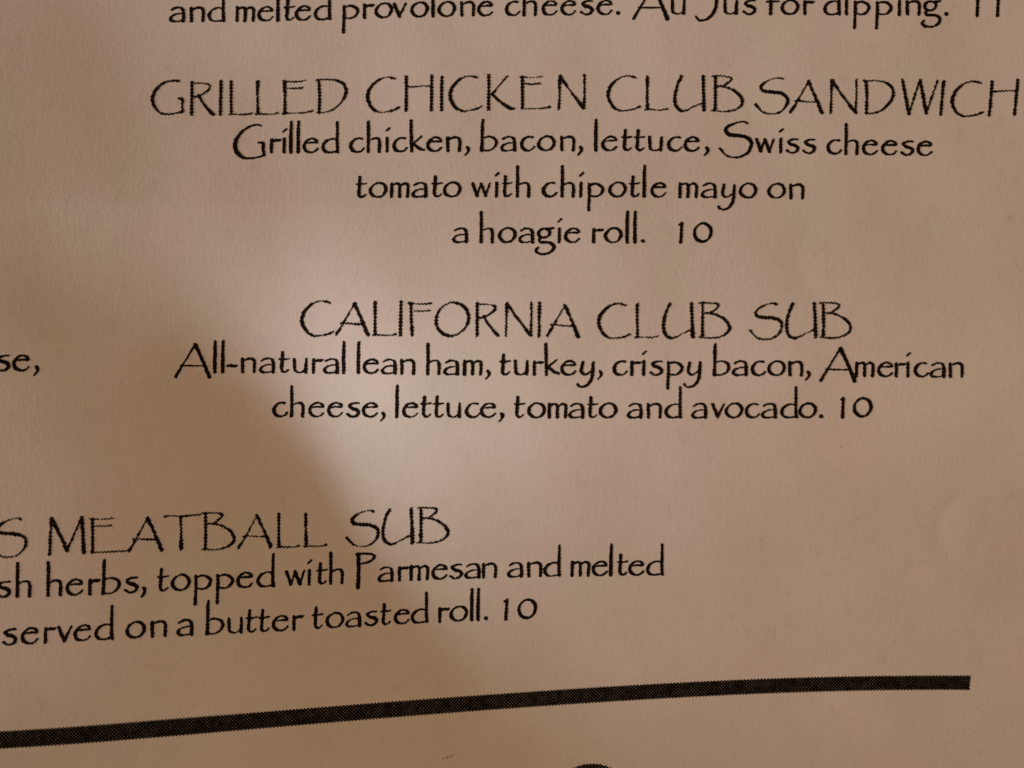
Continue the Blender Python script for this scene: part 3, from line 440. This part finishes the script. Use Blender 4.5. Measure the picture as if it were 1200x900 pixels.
rng = np.random.RandomState(7)
NOISE = rng.rand(512, 512)
def value_noise(u, v, s):
    u = u / s + 4096.0; v = v / s + 4096.0
    i, j = np.floor(u).astype(int), np.floor(v).astype(int); a, b = u - i, v - j
    a, b = a * a * (3 - 2 * a), b * b * (3 - 2 * b)
    g = lambda p, q: NOISE[p % 512, q % 512]
    return (g(i, j) * (1 - a) + g(i + 1, j) * a) * (1 - b) + (g(i, j + 1) * (1 - a) + g(i + 1, j + 1) * a) * b - 0.5

def smooth_path(p, n=7):
    p = np.array(p, float)
    if len(p) < 3: return p
    closed = np.allclose(p[0], p[-1])
    e0, e1 = (p[-2], p[1]) if closed else (2 * p[0] - p[1], 2 * p[-1] - p[-2])
    q = np.vstack([e0, p, e1]); out = []
    t = np.linspace(0, 1, n, endpoint=False)[:, None]
    for k in range(1, len(q) - 2):
        a, b, c, d = q[k - 1], q[k], q[k + 1], q[k + 2]
        # centripetal-like damping keeps short spans next to long ones from looping
        l0, l1, l2 = (np.linalg.norm((y - x)[:2]) + 1e-6 for x, y in ((a, b), (b, c), (c, d)))
        m1 = (c - a) * l1 / (l0 + l1); m2 = (d - b) * l1 / (l1 + l2)
        out.append((2 * t**3 - 3 * t**2 + 1) * b + (t**3 - 2 * t**2 + t) * m1 + (-2 * t**3 + 3 * t**2) * c + (t**3 - t**2) * m2)
    return np.vstack(out + [p[-1:]])

def stroke_field(strokes, gx, gy):
    best = np.full(gx.shape, -9.0)
    for s in strokes:
        p = smooth_path(s)
        for (x0, y0, w0), (x1, y1, w1) in zip(p[:-1], p[1:]):
            dx, dy = x1 - x0, y1 - y0
            t = np.clip(((gx - x0) * dx + (gy - y0) * dy) / (dx * dx + dy * dy + 1e-9), 0, 1)
            d = np.hypot(gx - x0 - t * dx, gy - y0 - t * dy)
            best = np.maximum(best, (w0 + (w1 - w0) * t) * 0.5 - d)
    return best

def trace(field, px, py, verts, faces):
    """Marching squares on a grid; px, py are the grid's sheet coordinates."""
    ny, nx = field.shape
    ins = field > 0
    code = ins[:-1, :-1] * 1 + ins[:-1, 1:] * 2 + ins[1:, 1:] * 4 + ins[1:, :-1] * 8
    cache = {}
    def corner(j, i):
        k = (j, i)
        if k not in cache: cache[k] = len(verts); verts.append((px[j, i], py[j, i]))
        return cache[k]
    def cut(j0, i0, j1, i1):
        k = (j0, i0, j1, i1) if (j0, i0) < (j1, i1) else (j1, i1, j0, i0)
        if k not in cache:
            a, b = field[j0, i0], field[j1, i1]; t = min(max(a / (a - b), 0.02), 0.98)
            cache[k] = len(verts)
            verts.append((px[j0, i0] + t * (px[j1, i1] - px[j0, i0]), py[j0, i0] + t * (py[j1, i1] - py[j0, i0])))
        return cache[k]
    for j, i in zip(*np.nonzero(code)):
        j, i = int(j), int(i)
        c = ((j, i), (j, i + 1), (j + 1, i + 1), (j + 1, i))
        poly = []
        for k in range(4):
            a, b = c[k], c[(k + 1) % 4]
            if ins[a]: poly.append(corner(*a))
            if ins[a] != ins[b]: poly.append(cut(*a, *b))
        if len(poly) > 2: faces.append(tuple(poly))

STEP = 0.55
def glyph_ink(strokes, x, y, ax, ay, bx, by, wear, weight, verts, faces):
    pts = np.array([p[:2] for s in strokes for p in s])
    lo, hi = pts.min(0) - 4, pts.max(0) + 4
    gx, gy = np.meshgrid(np.arange(lo[0], hi[0], STEP), np.arange(lo[1], hi[1], STEP))
    strokes = [[(a, b, 1.75 + (w - 1.75) * 1.42) for a, b, w in s] for s in strokes]      # broad-nib contrast
    f = stroke_field(strokes, gx, gy) + weight
    px = x + (gx * ax + gy * bx) / 100.0; py = y + (gx * ay + gy * by) / 100.0
    u, v = px * 100, py * 100
    f = f + wear * screen(u, v) + 0.75 * value_noise(u, v, 2.3) + 0.9 * value_noise(u, v, 7.0) * wear
    trace(f, px, py, verts, faces)

def ink_object(name, verts, faces, mat, parent, lift=0.0015):
    a = np.array(verts); z = sheet_height(a[:, 0], a[:, 1]) + lift
    return mesh_object(name, np.column_stack([a, z]), faces, mat, parent)

ENTRY = {0: "last line of the entry with provolone, price 11", 1: "entry headed GRILLED CHICKEN CLUB SANDWICH",
         2: "entry headed CALIFORNIA CLUB SUB", 3: "end of a line cut off at the left edge", 4: "entry headed MEATBALL SUB, cut off at the left"}
entries = {}
for k, text in ENTRY.items():
    e = bpy.data.objects.new("dish_entry", None); COL.objects.link(e); e.parent = menu; e["label"] = text
    entries[k] = e
for entry, part, lettering, words, glyphs in PRINT:
    verts, faces = [], []
    head = lettering is HEAD
    for g in glyphs:
        glyph_ink(lettering[g[0]], *g[1:], 0.78 if head else 0.34, 0.30 if head else 0.29, verts, faces)
    o = ink_object(part, verts, faces, INK, entries[entry])
    o["label"] = "printed words " + words

def divider_rule():
    e = np.array(RULE_EDGES); T, B = e[:, :2], e[:, 2:]
    mid = (T + B) / 2; arc = np.concatenate([[0], np.cumsum(np.hypot(*np.diff(mid, axis=0).T))]) * 100
    n = int((arc[-1] + 6) / 0.4875); m = 64
    s = np.linspace(-3, arc[-1] + 3, n); w = np.linspace(-0.18, 1.18, m)
    S, Wd = np.meshgrid(s, w)
    ip = lambda c: np.interp(S, arc, c) + np.where(S > arc[-1], S - arc[-1], np.where(S < 0, S, 0)) * (c[-1] - c[-2]) / (arc[-1] - arc[-2])
    px = ip(B[:, 0]) * (1 - Wd) + ip(T[:, 0]) * Wd; py = ip(B[:, 1]) * (1 - Wd) + ip(T[:, 1]) * Wd
    H = np.interp(S, arc, np.hypot(*(T - B).T) * 100)
    edge = np.minimum(np.minimum(Wd, 1 - Wd) * H, np.minimum(S, arc[-1] - S))
    f = np.clip(edge / 1.5, -2, 1.0) + 0.80 * np.cos(2 * math.pi * S / PITCH) * np.cos(2 * math.pi * Wd * H / PITCH) - 0.34
    f = f + 0.12 * value_noise(px * 100, py * 100, 5.0)
    verts, faces = [], []
    trace(f, px, py, verts, faces)
    ink_object("divider_rule", verts, faces, RULE_INK, menu)
divider_rule()

def ornament():
    # top of a bold screened flourish that runs off the bottom of the view
    gx, gy = np.meshgrid(np.arange(-46, 46, 0.6), np.arange(-32, 32, 0.6))
    r = np.hypot(gx / 36.0, gy / 22.5)
    ring = np.minimum(np.minimum(1 - r, r - 0.60) * 20, (gy - 1.0) * 0.7)
    f = np.clip(ring / 1.5, -2, 1.0) + 0.8 * screen(gx, gy) - 0.42 + 0.12 * value_noise(gx, gy, 5.0)
    verts, faces = [], []
    trace(f, ORNAMENT[0] + gx / 100, ORNAMENT[1] + gy / 100, verts, faces)
    ink_object("printed_ornament", verts, faces, RULE_INK, menu)
ornament()

def specks():
    verts, faces = [], []
    for x, y, r in SPECKS:
        gx, gy = np.meshgrid(np.arange(-4, 4.1, 0.4), np.arange(-3, 3.1, 0.4))
        f = r * 100 - np.hypot(gx * 0.75 - gy * 0.2, gy * 1.25) + 1.1 * value_noise(gx + x * 100, gy + y * 100, 1.3)
        f[0] = f[-1] = -1; f[:, 0] = f[:, -1] = -1
        trace(f, x + gx / 100, y + gy / 100, verts, faces)
    o = ink_object("paper_fleck", verts, faces, SMUDGE, menu)
specks()
